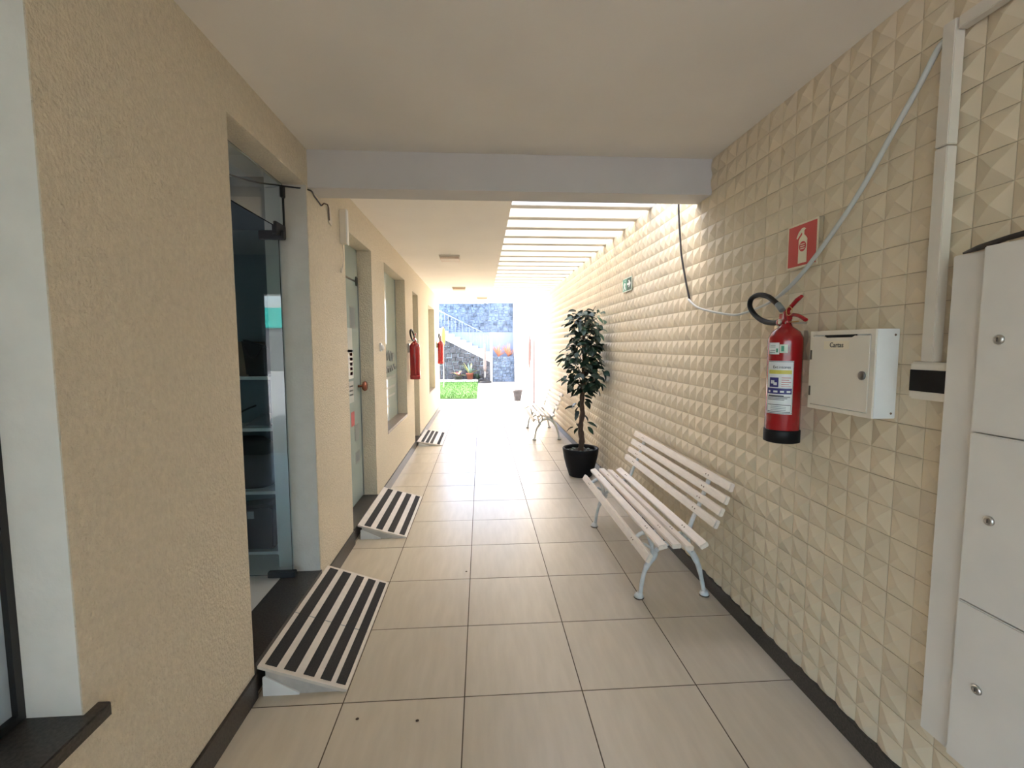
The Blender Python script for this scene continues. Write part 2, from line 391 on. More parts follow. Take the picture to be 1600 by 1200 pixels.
# door_2: frosted glass door with stickers
d2 = struct_empty('door_2')
MB().box(XG-0.05, XL+0.006, 3.44, 4.25, 0.02, 0.118).build('threshold', M['granite'], d2)
MB().box(XG-0.006, XG+0.004, 3.44, 4.245, 2.035, 2.30).build('transom_pane', M['film'], d2)
MB().box(XG-0.006, XG+0.004, 3.44, 4.245, 0.125, 2.02).build('glass_leaf', M['film'], d2)
MB().box(XG-0.008, XG+0.008, 4.18, 4.25, 1.99, 2.07).build('pivot_fitting', M['black_metal'], d2, bevel=0.003)
MB().box(XG-0.006, XG+0.006, 3.44, 4.25, 2.02, 2.035).build('rail', M['black_metal'], d2)
MB().box(XG-0.006, XG+0.012, 4.238, 4.25, 0.125, 2.02).build('edge_seal', M['ink_grey'], d2)
MB().lathe([(0.012, 0), (0.012, 0.035), (0.034, 0.04), (0.044, 0.055), (0.044, 0.066), (0.030, 0.078)], (XG+0.004, 4.17, 1.12), 20, dirv=(1, 0, 0)).build('knob', M['bronze'], d2, label='round brown bronze knob')
def sticker(y0, y1, z0, z1, m, lab=None, par=d2):
    return MB().box(XG+0.004, XG+0.0055, y0, y1, z0, z1).build('sticker', m, par, label=lab)
sticker(3.97, 4.13, 1.62, 1.80, M['ink_grey'], 'dark printed sticker')
sticker(3.60, 4.02, 1.42, 1.62, M['film_white'], 'white paper notice')
sticker(3.55, 4.03, 1.20, 1.44, M['label_white'], 'white notice with red print')
for i in range(5): sticker(3.93, 4.01, 1.23+i*0.04, 1.255+i*0.04, M['ink_red'])
sticker(3.58, 4.02, 1.0, 1.18, M['film_white'])
for i in range(3): sticker(3.9, 4.0, 1.06+i*0.035, 1.073+i*0.035, M['ink_grey'])
sticker(3.92, 4.02, 0.80, 0.92, M['ink_red'])
sticker(4.02, 4.14, 0.66, 0.80, M['ink_grey']); sticker(4.02, 4.16, 0.46, 0.56, M['ink_grey'])
# window_2: frosted shop window with lettering
w1 = struct_empty('window_2')
MB().box(XG-0.006, XG+0.004, 4.79, 6.07, 0.60, 2.30).build('pane', M['film'], w1)
MB().box(XL-TH, XL+0.004, 4.79, 6.07, 0.572, 0.603).build('sill', M['sill'], w1)
MB().box(XG-0.008, XG+0.008, 6.052, 6.07, 0.603, 2.30).build('frame', M['ink_grey'], w1)
def squiggle(y0, y1, z, amp, n, r=0.008, par=w1):
    pts = [(XG+0.006, y0+(y1-y0)*i/(4*n), z+amp*math.sin(i*math.pi/2)*(0.6+0.4*math.cos(i*1.7))) for i in range(4*n+1)]
    return MB().tube(smooth_path(pts, 3), r, 5).build('lettering', M['ink_grey'], par)
squiggle(5.35, 5.8, 1.38, 0.085, 3, 0.012); squiggle(5.02, 5.95, 1.215, 0.045, 7, 0.013)
sticker(5.02, 5.95, 1.09, 1.115, M['ink_grey'], par=w1)
for z, a, b_ in ((0.985, 5.3, 5.9), (0.885, 5.3, 5.9)): sticker(a, b_, z-0.012, z+0.012, M['ink_grey'], par=w1)
sticker(5.2, 5.55, 0.755, 0.79, M['ink_grey'], par=w1)
# door_3 and window_3
d3 = struct_empty('door_3')
MB().box(XG-0.05, XL+0.006, 6.72, 7.28, 0.0, 0.078).build('threshold', M['granite'], d3)
MB().box(XG-0.006, XG+0.004, 6.72, 7.28, 0.078, 2.24).build('glass_leaf', M['film'], d3)
MB().box(XG-0.008, XG+0.02, 7.245, 7.28, 0.078, 2.24).build('frame', M['tarnish'], d3)
for z in (2.02, 1.2, 0.35): MB().box(XG, XG+0.03, 7.235, 7.262, z, z+0.1).build('hinge', M['black_metal'], d3)
w2 = struct_empty('window_3')
MB().box(XG-0.006, XG+0.004, 8.68, 9.76, 0.61, 2.22).build('pane', M['film'], w2)
MB().box(XL-TH, XL+0.004, 8.68, 9.76, 0.585, 0.613).build('sill', M['sill'], w2)

# ---- garden end: back wall
wb = MB().box(-9, XR, 19.9, 20.2, -0.1, 3.25).build('wall_back', M['blue_wall'], kind='structure')
MB().box(0.3, XR, 19.85, 20.2, 3.25, 3.48).build('coping', M['blue_wall'], wb)
def stones(mb, x0, x1, z0, z1, yf, sx, sz, clip=None, depth=0.05, gap=0.012):
    # rough courses: every stone its own irregular raised block
    z = z0
    while z < z1-0.02:
        hz = min(sz*random.uniform(0.7, 1.35), z1-z)
        x = x0-random.uniform(0, sx*0.8)
        while x < x1:
            wx = sx*random.uniform(0.55, 1.6)
            xa, xb = max(x, x0), min(x+wx, x1); x += wx
            if xb-xa < 0.03: continue
            j = lambda k: random.uniform(-k, k)
            q = [Vector((xa+j(.012), 0, z+j(.018))), Vector(((xa+xb)/2+j(.02), 0, z+j(.022))), Vector((xb+j(.012), 0, z+j(.018))),
                 Vector((xb+j(.014), 0, z+hz+j(.018))), Vector(((xa+xb)/2+j(.02), 0, z+hz+j(.024))), Vector((xa+j(.014), 0, z+hz+j(.018)))]
            q = [Vector((min(max(p.x, x0), x1), 0, max(p.z, z0))) for p in q]
            if clip:
                q = [Vector((p.x, 0, min(p.z, clip(p.x)))) for p in q]
                if max(q[5].z-q[0].z, q[4].z-q[1].z, q[3].z-q[2].z) < 0.03: continue
            c = sum(q, Vector())/6; d = random.uniform(depth*0.4, depth)
            s1 = [c+(p-c)*0.93 for p in q]; s2 = [c+(p-c)*0.78 for p in q]
            v = [(p.x, yf, p.z) for p in s1]+[(p.x, yf-d, p.z) for p in s2]
            mb.add(v, [(6, 7, 8, 9, 10, 11)]+[(i, (i+1) % 6, 6+(i+1) % 6, 6+i) for i in range(6)])
        z += hz
b = MB(); stones(b, -3.4, 0.32, 2.05, 3.25, 19.905, 0.17, 0.15); stones(b, 0.32, XR, 2.05, 3.46, 19.855 if False else 19.905, 0.17, 0.15)
b.build('stone_cladding', M['stone'], wb, kind='stuff', label='blue grey rubble stones of the upper wall')

# ================================================================== THINGS
# ---- ramps
def make_ramp(y0, y1, h, nstrip, label, strips):
    yc = (y0+y1)/2; xw, xo = XL+0.007, -0.583
    t = thing('access_ramp', label, 'ramp', (xo-0.18, yc, 0), 'striped doorway ramps')
    off = (xo-0.18, yc, 0)
    L = xo-xw
    def top(x): return 0.008+(h-0.008)*(xo-x)/L
    pl = MB(off); th = 0.012
    pl.prism([(xw, top(xw)-th), (xw, top(xw)), (xo, top(xo)), (xo, 0.0), (xo-0.02, 0.0)], y0, y1)
    pl.build('deck', M['ramp'], t)
    for yy in (y0+0.004, y1-0.010):
        MB(off).prism([(xw+0.03, 0.0), (xw+0.03, top(xw+0.03)-th), (xo-0.03, top(xo-0.03)-th), (xo-0.03, 0.0)][:4], yy, yy+0.006).build('side_plate', M['ramp_side'], t)
    MB(off).prism([(xw+0.02, 0.0), (xw+0.02, h*0.62), (xw+0.03, h*0.66), (xw+L*0.46, 0.008), (xw+L*0.46, 0.0)], y0-0.004, y0+0.003).build('support_foot', M['box_white'], t, label='white triangular support foot')
    for (a, b_) in strips:
        xa, xb = xw+L*a, xw+L*b_
        z = lambda x: top(x)
        MB(off).prism([(xa, z(xa)), (xa, z(xa)+0.0022), (xb, z(xb)+0.0022), (xb, z(xb))], y0+0.022, y1-0.022).build('grip_strip', M['black_strip'], t)
    if len(strips) > 4:
        ym = y0+(y1-y0)*0.44
        MB(off).prism([(xw, top(xw)), (xw, top(xw)+0.0009), (xo-0.01, top(xo-0.01)+0.0009), (xo-0.01, top(xo-0.01))], ym-0.0025, ym+0.0025).build('joint', M['ink_grey'], t)
    return t
make_ramp(1.925, 2.835, 0.132, 5, 'nearest white doorway ramp with five black grip strips', [(0.06, 0.19), (0.27, 0.40), (0.49, 0.61), (0.68, 0.80), (0.86, 0.965)])
make_ramp(3.53, 4.50, 0.112, 4, 'middle white ramp with four black grip strips at the frosted glass door', [(0.12, 0.25), (0.36, 0.49), (0.60, 0.73), (0.84, 0.95)])
make_ramp(6.86, 7.86, 0.072, 4, 'farthest small white ramp with grip strips near the lawn end', [(0.14, 0.25), (0.32, 0.44), (0.50, 0.61), (0.78, 0.89)])

# ---- benches
def make_bench():
    X0, Y0 = 1.10, 3.085
    off = (X0, Y0, 0)
    t = thing('park_bench', 'nearer white slatted bench with cast iron legs beside the potted tree', 'bench', off, 'white slatted benches')
    prof = [(0.872, 0.352, 62), (0.945, 0.412, 14), (1.018, 0.414, 2), (1.088, 0.402, -8), (1.168, 0.412, 28),
            (1.232, 0.525, 66), (1.258, 0.590, 68), (1.283, 0.654, 70), (1.307, 0.722, 72)]
    ya, yb = 2.315, 3.855
    LY = (2.565, 3.644)
    for x, z, a in prof:
        a = math.radians(a); d = Vector((math.cos(a), 0, math.sin(a))); n = Vector((-math.sin(a), 0, math.cos(a)))
        sw = 0.024 if z < 0.5 else 0.023
        s = MB(off).obox((x, (ya+yb)/2, z), d*sw, (0, (yb-ya)/2, 0), n*0.0125).build('slat', M['bench_wood'], t, bevel=0.004)
        for yy in LY:
            for sgn in (-1, 1):
                c = Vector((x, yy, z))+n*0.012+Vector((0, sgn*0.014, 0))
                MB(off).lathe([(0.0045, 0), (0.0045, 0.0018), (0.002, 0.003)], c, 8, dirv=n).build('bolt', M['bolt'], s)
    for yy in LY:
        fr = MB(off)
        # seat rail under the slats with pierced scrolls, rear upright
        rail = [(0.868, yy, 0.318), (0.892, yy, 0.372), (0.935, yy, 0.392), (1.018, yy, 0.392), (1.09, yy, 0.380), (1.150, yy, 0.380)]
        fr.tube(smooth_path(rail, 5), 0.013, 8, flat=0.8)
        low = [(0.960, yy, 0.215), (1.005, yy, 0.282), (1.060, yy, 0.318), (1.125, yy, 0.326), (1.185, yy, 0.292), (1.240, yy, 0.225)]
        fr.tube(smooth_path(low, 5), 0.014, 8, flat=0.9)
        for (a, b_) in (((0.985, .25), (0.950, .39)), ((1.03, .30), (1.02, .39)), ((1.10, .325), (1.10, .38)), ((1.165, .305), (1.165, .385))):
            fr.tube([(a[0], yy, a[1]), ((a[0]+b_[0])/2+0.008, yy, (a[1]+b_[1])/2), (b_[0], yy, b_[1])], 0.012, 6)
        for (cx, cz, rr) in ((1.055, 0.352, 0.021), (1.135, 0.352, 0.018), (0.985, 0.345, 0.020)):
            fr.tube([(cx+rr*math.cos(q*math.pi/6), yy, cz+rr*math.sin(q*math.pi/6)) for q in range(12)], 0.006, 6, closed=True)
        fr.tube(smooth_path([(0.900, yy, 0.30), (0.925, yy, 0.325), (0.955, yy, 0.31), (0.985, yy, 0.285), (0.975, yy, 0.265)], 4), 0.008, 6)
        fr.build('end_frame', M['bench_iron'], t)
        up = smooth_path([(1.215, yy, 0.27), (1.190, yy, 0.36), (1.212, yy, 0.45), (1.246, yy, 0.53), (1.280, yy, 0.62), (1.318, yy, 0.725)], 5)
        MB(off).tube(up, 0.012, 8, flat=1.3).build('back_support', M['bench_iron'], t)
        for pts, rs, fx in (([(0.914, .012), (0.927, .112), (0.948, .185), (0.985, .240), (1.000, .275)], [.013, .013, .017, .020, .016], 0.908),
                            ([(1.299, .012), (1.290, .06), (1.268, .155), (1.246, .215), (1.215, .27)], [.013, .013, .016, .019, .016], 1.300)):
            leg = MB(off).tube(smooth_path([(p, yy, q) for p, q in pts], 4), [rs[min(len(rs)-1, i//4)] for i in range(len(smooth_path([(p, 0, q) for p, q in pts], 4)))], 8).build('leg', M['bench_iron'], t)
            MB(off).lathe([(0.026, 0.004), (0.028, 0.012), (0.022, 0.024), (0.013, 0.034)], (fx, yy, 0), 14).build('foot', M['bench_iron'], leg)
            MB(off).lathe([(0.027, 0.0), (0.030, 0.003), (0.027, 0.007)], (fx, yy, 0), 14).build('foot_pad', M['tarnish'], leg)
    return t
bench = make_bench()
b2 = copy_tree(bench); b2.location = (1.10-0.088, 3.085+4.60, 0)
b2['label'] = 'farther white slatted bench, washed bright, beyond the potted tree'

# ---- potted ficus
def make_tree():
    cx, cy = 1.115, 5.15
    off = (cx, cy, 0)
    t = thing('potted_tree', 'tall dark green potted fig tree in a round black planter', 'plant', off)
    prof = [(0.118, 0), (0.128, 0.006), (0.160, 0.10), (0.188, 0.21), (0.200, 0.285), (0.204, 0.315), (0.198, 0.322), (0.178, 0.318), (0.174, 0.285), (0.172, 0.25)]
    MB(off).lathe(prof, (cx, cy, 0), 32).build('planter', M['pot_black'], t)
    MB(off).lathe([(0.172, 0.25), (0.172, 0.282), (0.09, 0.288), (0.01, 0.290)], (cx, cy, 0), 24).build('soil', M['soil'], t)
    for i in range(22):
        a = random.uniform(0, 6.28); rr = random.uniform(0.06, 0.15); s = random.uniform(0.010, 0.02)
        c = (cx+rr*math.cos(a), cy+rr*math.sin(a), 0.287)
        MB(off).lathe([(s*.5, -s*.4), (s, 0), (s*.6, s*.5)], c, 7).build('pebble', M['pebble'], t)
    path = [(cx+0.0, cy, 0.28), (cx+0.012, cy-0.01, 0.42), (cx-0.002, cy, 0.55), (cx+0.016, cy+0.01, 0.70), (cx+0.012, cy, 0.85), (cx+0.03, cy, 1.02), (cx+0.022, cy, 1.2), (cx+0.03, cy, 1.42), (cx+0.02, cy, 1.62)]
    sp = smooth_path(path, 5); n = len(sp)
    tr = MB(off).tube(sp, [0.034*(1-0.62*i/n)*(1+0.12*math.sin(i*1.9)) for i in range(n)], 10)
    # second stem twisting round the first
    tw = [Vector(p)+Vector((0.022*math.cos(i*0.42), 0.022*math.sin(i*0.42), 0)) for i, p in enumerate(sp[:int(n*.7)])]
    tr.tube(tw, [0.017*(1-0.5*i/len(tw)) for i in range(len(tw))], 8)
    tr.build('trunk', M['bark'], t)
    # leaf mesh variants: folded ellipse with a drooping tip
    def leaf_mesh(L, W, m):
        q = MB(); nn = 5; pts = []
        for i in range(nn+1):
            u = i/nn; wv = W*math.sin(math.pi*min(1, u*0.94+0.03))**0.8*(1-0.25*u)
            zc = -0.35*L*u*u
            pts.append([(u*L, -wv/2, zc+0.12*W), (u*L, 0, zc), (u*L, wv/2, zc+0.12*W)])
        vs = [p for row in pts for p in row]
        fs = [(i*3+j, (i+1)*3+j, (i+1)*3+j+1, i*3+j+1) for i in range(nn) for j in range(2)]
        q.add(vs, fs, True); return q.mesh('leaf', m)
    LM = [leaf_mesh(0.105, 0.066, M['leaf']), leaf_mesh(0.092, 0.062, M['leaf']), leaf_mesh(0.112, 0.072, M['leaf'])]
    LP = [leaf_mesh(0.098, 0.050, M['leaf_pale']), leaf_mesh(0.088, 0.046, M['leaf_pale'])]
    brs = []
    def branch(p0, p1, r=0.006):
        mid = (Vector(p0)+Vector(p1))/2+Vector((0, 0, 0.03))
        MB(off).tube(smooth_path([p0, mid, p1], 4), [r*(1-0.6*i/8) for i in range(9)], 6).build('branch', M['bark'], t)
    count = 0; cap = 60
    def put(p, out, ms):
        nonlocal count
        if count >= cap or p[0] > XR-0.055: return
        o = bpy.data.objects.new('leaf', random.choice(ms)); COL.objects.link(o); o.parent = t
        d = Vector(out); d.z += random.uniform(-0.75, 0.1); d.normalize()
        if p[0]+d.x*0.14 > XR-0.045:
            d.x = min(d.x, (XR-0.045-p[0])/0.14); d.normalize()
        side = Vector((-d.y, d.x, 0))
        side = side.normalized() if side.length > 1e-3 else Vector((1, 0, 0))
        n = d.cross(side)
        rl = random.uniform(-0.7, 0.7)
        s2 = side*math.cos(rl)+n*math.sin(rl); n2 = d.cross(s2)
        if n2.z < 0: n2 = -n2; s2 = -s2
        sc = random.uniform(0.75, 1.2)
        q = Vector(p)-Vector(off)
        o.matrix_local = Matrix(((d.x*sc, s2.x*sc, n2.x*sc, q.x), (d.y*sc, s2.y*sc, n2.y*sc, q.y), (d.z*sc, s2.z*sc, n2.z*sc, q.z), (0, 0, 0, 1)))
        mx = max((o.matrix_local @ v_.co).x for v_ in o.data.vertices)+off[0]
        if mx > XR-0.02: o.location.x -= mx-(XR-0.02)
        count += 1
    # low shoots on the trunk
    for z in (0.56, 0.60, 0.72, 0.78, 0.84, 0.90, 0.95, 1.0):
        for q in range(3):
            a = random.uniform(0, 6.28)
            rr = random.uniform(0.03, 0.10)
            put((cx+rr*math.cos(a), cy+rr*math.sin(a), z+random.uniform(-.03, .03)), (math.cos(a), math.sin(a), 0), LM)
    cap = 299
    # crown: branch ends with sprays of leaves
    ends = []
    for i in range(30):
        u = i/29; z = 1.03+0.86*u
        prof = 0.265*math.sin(math.pi*min(1, 0.25+0.62*u))**0.7
        a = i*2.4+random.uniform(-.3, .3); rr = prof*random.uniform(0.55, 1.1)
        ends.append((cx+0.03+rr*math.cos(a), cy-0.12+rr*math.sin(a)*1.2, z+random.uniform(-.03, .03)))
    random.shuffle(ends)
    for e in ends:
        z0 = max(0.95, e[2]-0.18)
        e2 = (min(e[0], XR-0.09), e[1], e[2])
        branch((cx+0.02, cy, min(z0, 1.6)), e2)
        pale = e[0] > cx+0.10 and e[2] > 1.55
        for q in range(9):
            f = random.uniform(0.3, 1.05)
            base = Vector((cx+0.02, cy, z0))*(1-f)+Vector(e2)*f+Vector((random.uniform(-.05, .05), random.uniform(-.05, .05), random.uniform(-.04, .05)))
            a = math.atan2(e2[1]-cy, e2[0]-cx)+random.uniform(-1.5, 1.5)
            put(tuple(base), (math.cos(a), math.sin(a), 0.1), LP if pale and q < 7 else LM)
    # inner foliage too dense to pick apart
    q = MB(off)
    for i in range(170):
        u = random.random(); z = 1.05+0.78*u; rr = 0.2*math.sin(math.pi*min(1, 0.25+0.62*u))**0.7*random.random()**0.5; a = random.uniform(0, 6.28)
        p = Vector((min(cx+0.03+rr*math.cos(a), XR-0.1), cy-0.1+rr*math.sin(a)*1.2, z))
        d = Vector((random.uniform(-1, 1), random.uniform(-1, 1), random.uniform(-1, .2))).normalized(); sd = d.cross(Vector((random.uniform(-1, 1), random.uniform(-1, 1), 1))).normalized()
        up = d.cross(sd)
        L, W = random.uniform(.07, .1), 0.03
        q.add([p, p+d*L*.4+sd*W+up*.006, p+d*L, p+d*L*.4-sd*W+up*.006, p+d*L*.45], [(0, 1, 4), (1, 2, 4), (2, 3, 4), (3, 0, 4)], True)
    q.V = [(min(v_[0], XR-0.025-off[0]), v_[1], v_[2]) for v_ in q.V]
    q.build('inner_foliage', M['leaf'], t, kind='stuff', weld=False)
    return t
make_tree()

# ---- fire extinguishers (hose towards +y, label towards -x)
def arc_patch(mb, r, a0, a1, z0, z1, c, n=10):
    vs = []; 
    for z in (z0, z1):
        for k in range(n+1):
            a = a0+(a1-a0)*k/n
            vs.append((c[0]+r*math.cos(a), c[1]+r*math.sin(a), z))
    mb.add(vs, [(k, k+1, n+2+k, n+1+k) for k in range(n)], True)
def make_ext(loc, label):
    t = thing('fire_extinguisher', label, 'fire extinguisher', loc, 'red fire extinguishers on the walls')
    R = 0.0665
    MB().lathe([(R-0.004, 0.004), (R, 0.012), (R, 0.425), (R*0.97, 0.442), (R*0.82, 0.464), (R*0.55, 0.479), (0.024, 0.487), (0.021, 0.498)], n=36).build('cylinder', M['red'], t)
    MB().lathe([(R*0.9, 0), (R+0.003, 0.004), (R+0.003, 0.052), (R+0.001, 0.056), (R-0.002, 0.056)], n=36).build('base_ring', M['black_plastic'], t)
    rad = math.radians; C0 = (0, 0)
    lab = MB(); arc_patch(lab, R+0.0009, rad(176), rad(266), 0.125, 0.345, C0, 12); lab = lab.build('label', M['label_white'], t)
    def pr(a0, a1, z0, z1, m):
        q = MB(); arc_patch(q, R+0.0016, rad(a0), rad(a1), z0, z1, C0, 6); q.build('print', m, lab)
    e = 1.5
    for args in ((177, 265, .341, .343), (177, 265, .127, .129)): pr(*args, M['ink'])
    for a in (177, 264): pr(a, a+1.2, .127, .343, M['ink'])
    pr(184, 260, 0.291, 0.307, M['label_yellow'])
    pr(188, 220, 0.236, 0.276, M['label_blue']); pr(193, 206, 0.250, 0.264, M['label_white']); pr(203, 215, 0.244, 0.256, M['label_white'])
    for i in range(5): pr(229, 258-(i % 2)*6, 0.238+i*0.009, 0.2405+i*0.009, M['ink_red'])
    pr(179, 262, 0.208, 0.232, M['label_blue'])
    for a, b_ in ((184, 192), (204, 218), (226, 238), (246, 258)): pr(a, b_, 0.214, 0.222, M['label_white'])
    for z in (0.196, 0.190, 0.184): pr(182, 258-(0.196-z)*1500, z-0.0012, z+0.0012, M['ink'])
    pr(186, 238, 0.198, 0.2025, M['ink'])
    for z in (0.163, 0.134): pr(182, 261, z-0.0012, z+0.0012, M['ink'])
    for a in (182, 260): pr(a, a+1, 0.134, 0.163, M['ink'])
    for z in (0.155, 0.148, 0.141): pr(196, 246, z-0.001, z+0.001, M['ink_grey'])
    # curved heading
    word = 'Extintores'
    for i, chh in enumerate(word):
        a = rad(203+i*5.6)
        rgt = Vector((-math.sin(a), math.cos(a), 0))
        text(chh, 0.017, M['ink'], 'letter', lab, (math.cos(a)*(R+0.0016), math.sin(a)*(R+0.0016), 0.319), rgt, (0, 0, 1), extrude=0.0002)
    s2 = MB(); arc_patch(s2, R+0.0009, rad(178), rad(218), 0.372, 0.420, C0, 6); s2 = s2.build('inspection_label', M['label_white'], t)
    for z in (0.409, 0.402, 0.388, 0.379):
        q = MB(); arc_patch(q, R+0.0016, rad(183), rad(205), z-0.0012, z+0.0012, C0, 4); q.build('print', M['ink_grey'], s2)
    q = MB(); arc_patch(q, R+0.0016, rad(208), rad(214), 0.380, 0.396, C0, 3); q.build('print', M['label_green'], s2)
    s3 = MB(); arc_patch(s3, R+0.0009, rad(219), rad(244), 0.378, 0.412, C0, 5); s3 = s3.build('seal_label', M['pale_green'], t)
    q = MB(); arc_patch(q, R+0.0016, rad(224), rad(233), 0.384, 0.406, C0, 3); q.build('print', M['label_green'], s3)
    # valve and levers in the y-z plane
    v = MB(); v.lathe([(0.020, 0.495), (0.020, 0.515), (0.014, 0.52), (0.014, 0.548), (0.011, 0.552)], n=16)
    v.obox((0, 0.005, 0.528), (0.012, 0, 0), (0, 0.026, 0), (0, 0, 0.013)); v.lathe([(0.017, 0), (0.017, 0.028), (0.012, 0.034)], (0, 0.018, 0.507), 14, dirv=(0, 1, 0.0))
    v.build('valve', M['red'], t, bevel=0.001)
    MB().tube([(0, 0.030, 0.512), (0, 0.005, 0.546), (0, -0.03, 0.570), (0, -0.062, 0.592), (0, -0.088, 0.604)], [.009, .011, .010, .011, .008], 8, flat=0.7).build('lever', M['red'], t)
    MB().tube(smooth_path([(0, 0.0, 0.530), (0, -0.045, 0.533), (0, -0.085, 0.524), (0, -0.118, 0.508)], 4), 0.0095, 8, flat=0.8).build('carry_handle', M['red'], t)
    MB().tube([(-0.012, -0.032+0.018*math.cos(q*math.pi/6), 0.549+0.018*math.sin(q*math.pi/6)) for q in range(12)], 0.0018, 5, closed=True).build('safety_pin', M['brass'], t)
    MB().lathe([(0.011, 0), (0.011, 0.006), (0.008, 0.008)], (-0.017, 0.012, 0.508), 12, dirv=(-1, 0, 0)).build('gauge', M['steel'], t)
    MB().tube([(0, -0.01, 0.505), (0, -0.075, 0.505)], 0.003, 6).build('cable_tie', M['brass'], t)
    hose = [(0, 0.052, 0.507), (0, 0.10, 0.507), (0, 0.165, 0.520), (0, 0.228, 0.550), (0, 0.272, 0.592), (0, 0.262, 0.628), (0, 0.205, 0.640), (0, 0.135, 0.625), (0, 0.075, 0.592), (0, 0.035, 0.562)]
    h = MB().tube(smooth_path(hose, 5), 0.0115, 10).build('hose', M['black_plastic'], t)
    MB().tube([(0, 0.062, 0.585), (0, 0.030, 0.557)], 0.0128, 10).build('hose_nozzle', M['ink_grey'], h)
    br = MB(); br.obox((R+0.010, 0, 0.41), (0.010, 0, 0), (0, 0.018, 0), (0, 0, 0.06)); br.obox((R*0.5, 0, 0.502), (R*0.5+0.015, 0, 0), (0, 0.016, 0), (0, 0, 0.004))
    br.build('wall_bracket', M['steel'], t)
    return t
ex = make_ext((XR-0.0885, 1.891, 1.058), 'near red fire extinguisher with looped black hose beside the white letter box')
e2 = copy_tree(ex); e2.location = (XL+0.089, 6.22, 1.035); e2.rotation_euler = (0, 0, math.pi-0.05)
e2['label'] = 'dark red fire extinguisher on the left wall near the third doorway'
e3 = copy_tree(ex); e3.location = (XL+0.089, 10.20, 1.085); e3.rotation_euler = (0, 0, math.pi-0.05)
red_ring = [c for c in ex.children if c.name.startswith('base_ring')][0].data.copy(); red_ring.materials[0] = M['red']
for e_ in (e2, e3):
    for c in e_.children:
        if c.name.startswith('base_ring'): c.data = red_ring
e3['label'] = 'pale, sunlit red fire extinguisher at the left wall end by the lawn'

# ---- signs on the right wall
RY, UP = (0, -1, 0), (0, 0, 1)
def rbox(t, off, name, y0, y1, z0, z1, x0, x1, m, bevel=0, label=None):
    return MB(off).box(x0, x1, y0, y1, z0, z1).build(name, m, t, bevel=bevel, label=label)
off = (XR-0.012, 1.92, 1.89)
t = thing('fire_sign', 'red square sign with a cream extinguisher pictogram above the near extinguisher', 'sign', off)
xs = XR-0.0165
rbox(t, off, 'plate', 1.825, 2.012, 1.794, 1.980, xs, xs+0.003, M['cream_flat'])
rbox(t, off, 'red_field', 1.833, 2.004, 1.802, 1.972, xs-0.0008, xs, M['red_flat'])
pic = MB(off); xx = xs-0.0016
pic.prism([(1.886, 1.812), (1.938, 1.812), (1.938, 1.908), (1.930, 1.918), (1.918, 1.928), (1.918, 1.936), (1.922, 1.938), (1.948, 1.915), (1.953, 1.92), (1.940, 1.942), (1.920, 1.956), (1.908, 1.956), (1.896, 1.950), (1.906, 1.944), (1.906, 1.928), (1.894, 1.918), (1.886, 1.908)], xx, xs-0.0008, axis='x')
pic.build('pictogram', M['cream_flat'], t)
MB(off).lathe([(0.021, 0), (0.021, 0.0006)], (xx, 1.912, 1.880), 20, dirv=(-1, 0, 0)).build('roundel', M['red_flat'], t)
for z in (1.889, 1.880, 1.871): rbox(t, off, 'print', 1.899, 1.925, z-0.0018, z+0.0018, xx-0.0011, xx-0.0006, M['cream_flat'])
off = (XR-0.012, 4.28, 2.02)
t = thing('exit_sign', 'small dark green exit sign with white running figure and arrow', 'sign', off)
rbox(t, off, 'plate', 4.155, 4.42, 1.966, 2.09, xs, xs+0.003, M['pale_green'])
rbox(t, off, 'green_field', 4.165, 4.295, 1.974, 2.082, xs-0.0008, xs, M['green_sign'])
MB(off).prism([(4.285, 2.02), (4.285, 2.04), (4.23, 2.04), (4.245, 2.062), (4.225, 2.062), (4.182, 2.03), (4.225, 1.998), (4.245, 1.998), (4.23, 2.02)], xs-0.0016, xs-0.0008, axis='x').build('arrow', M['label_white'], t)
rbox(t, off, 'green_field', 4.300, 4.410, 1.974, 2.082, xs-0.0008, xs, M['label_green'])
fg = MB(off); fg.prism([(4.37, 2.05), (4.34, 2.05), (4.325, 2.03), (4.335, 2.025), (4.345, 2.033), (4.342, 2.015), (4.318, 1.985), (4.33, 1.98), (4.355, 2.005), (4.38, 1.98), (4.392, 1.985), (4.37, 2.015), (4.385, 2.03), (4.378, 2.037)], xs-0.0016, xs-0.0008, axis='x')
fg.lathe([(0.009, 0), (0.009, 0.0008)], (xs-0.0008, 4.345, 2.065), 12, dirv=(-1, 0, 0)); fg.build('running_figure', M['label_white'], t)

# ---- letter box
off = (1.282, 1.59, 1.225)
t = thing('letter_box', 'white metal wall box with a round lock lettered Cartas', 'letter box', off)
b = MB(off); fx = 1.280
b.box(fx+0.003, XR-0.004, 1.441, 1.742, 1.225, 1.520); b.build('body', M['box_white'], t, bevel=0.002)
fb = MB(off); fb.box(fx-0.003, fx+0.003, 1.441, 1.458, 1.225, 1.520); fb.box(fx-0.003, fx+0.003, 1.728, 1.742, 1.225, 1.520)
fb.box(fx-0.003, fx+0.003, 1.458, 1.728, 1.225, 1.240); fb.box(fx-0.003, fx+0.003, 1.458, 1.728, 1.504, 1.520)
fb.build('frame', M['box_cream'], t)
dr = MB(off)
dr.prism([(1.460, 1.243), (1.726, 1.243), (1.726, 1.500), (1.668, 1.500), (1.655, 1.494), (1.535, 1.494), (1.522, 1.500), (1.460, 1.500)], fx-0.006, fx-0.002, axis='x')
dr = dr.build('door', M['box_cream'], t)
rbox(t, off, 'mail_slot', 1.523, 1.667, 1.493, 1.504, fx-0.0025, fx+0.0035, M['black_plastic'])
MB(off).lathe([(0.015, 0), (0.015, 0.004), (0.011, 0.006), (0.005, 0.007)], (fx-0.006, 1.483, 1.365), 20, dirv=(-1, 0, 0)).build('lock', M['lock_metal'], dr)
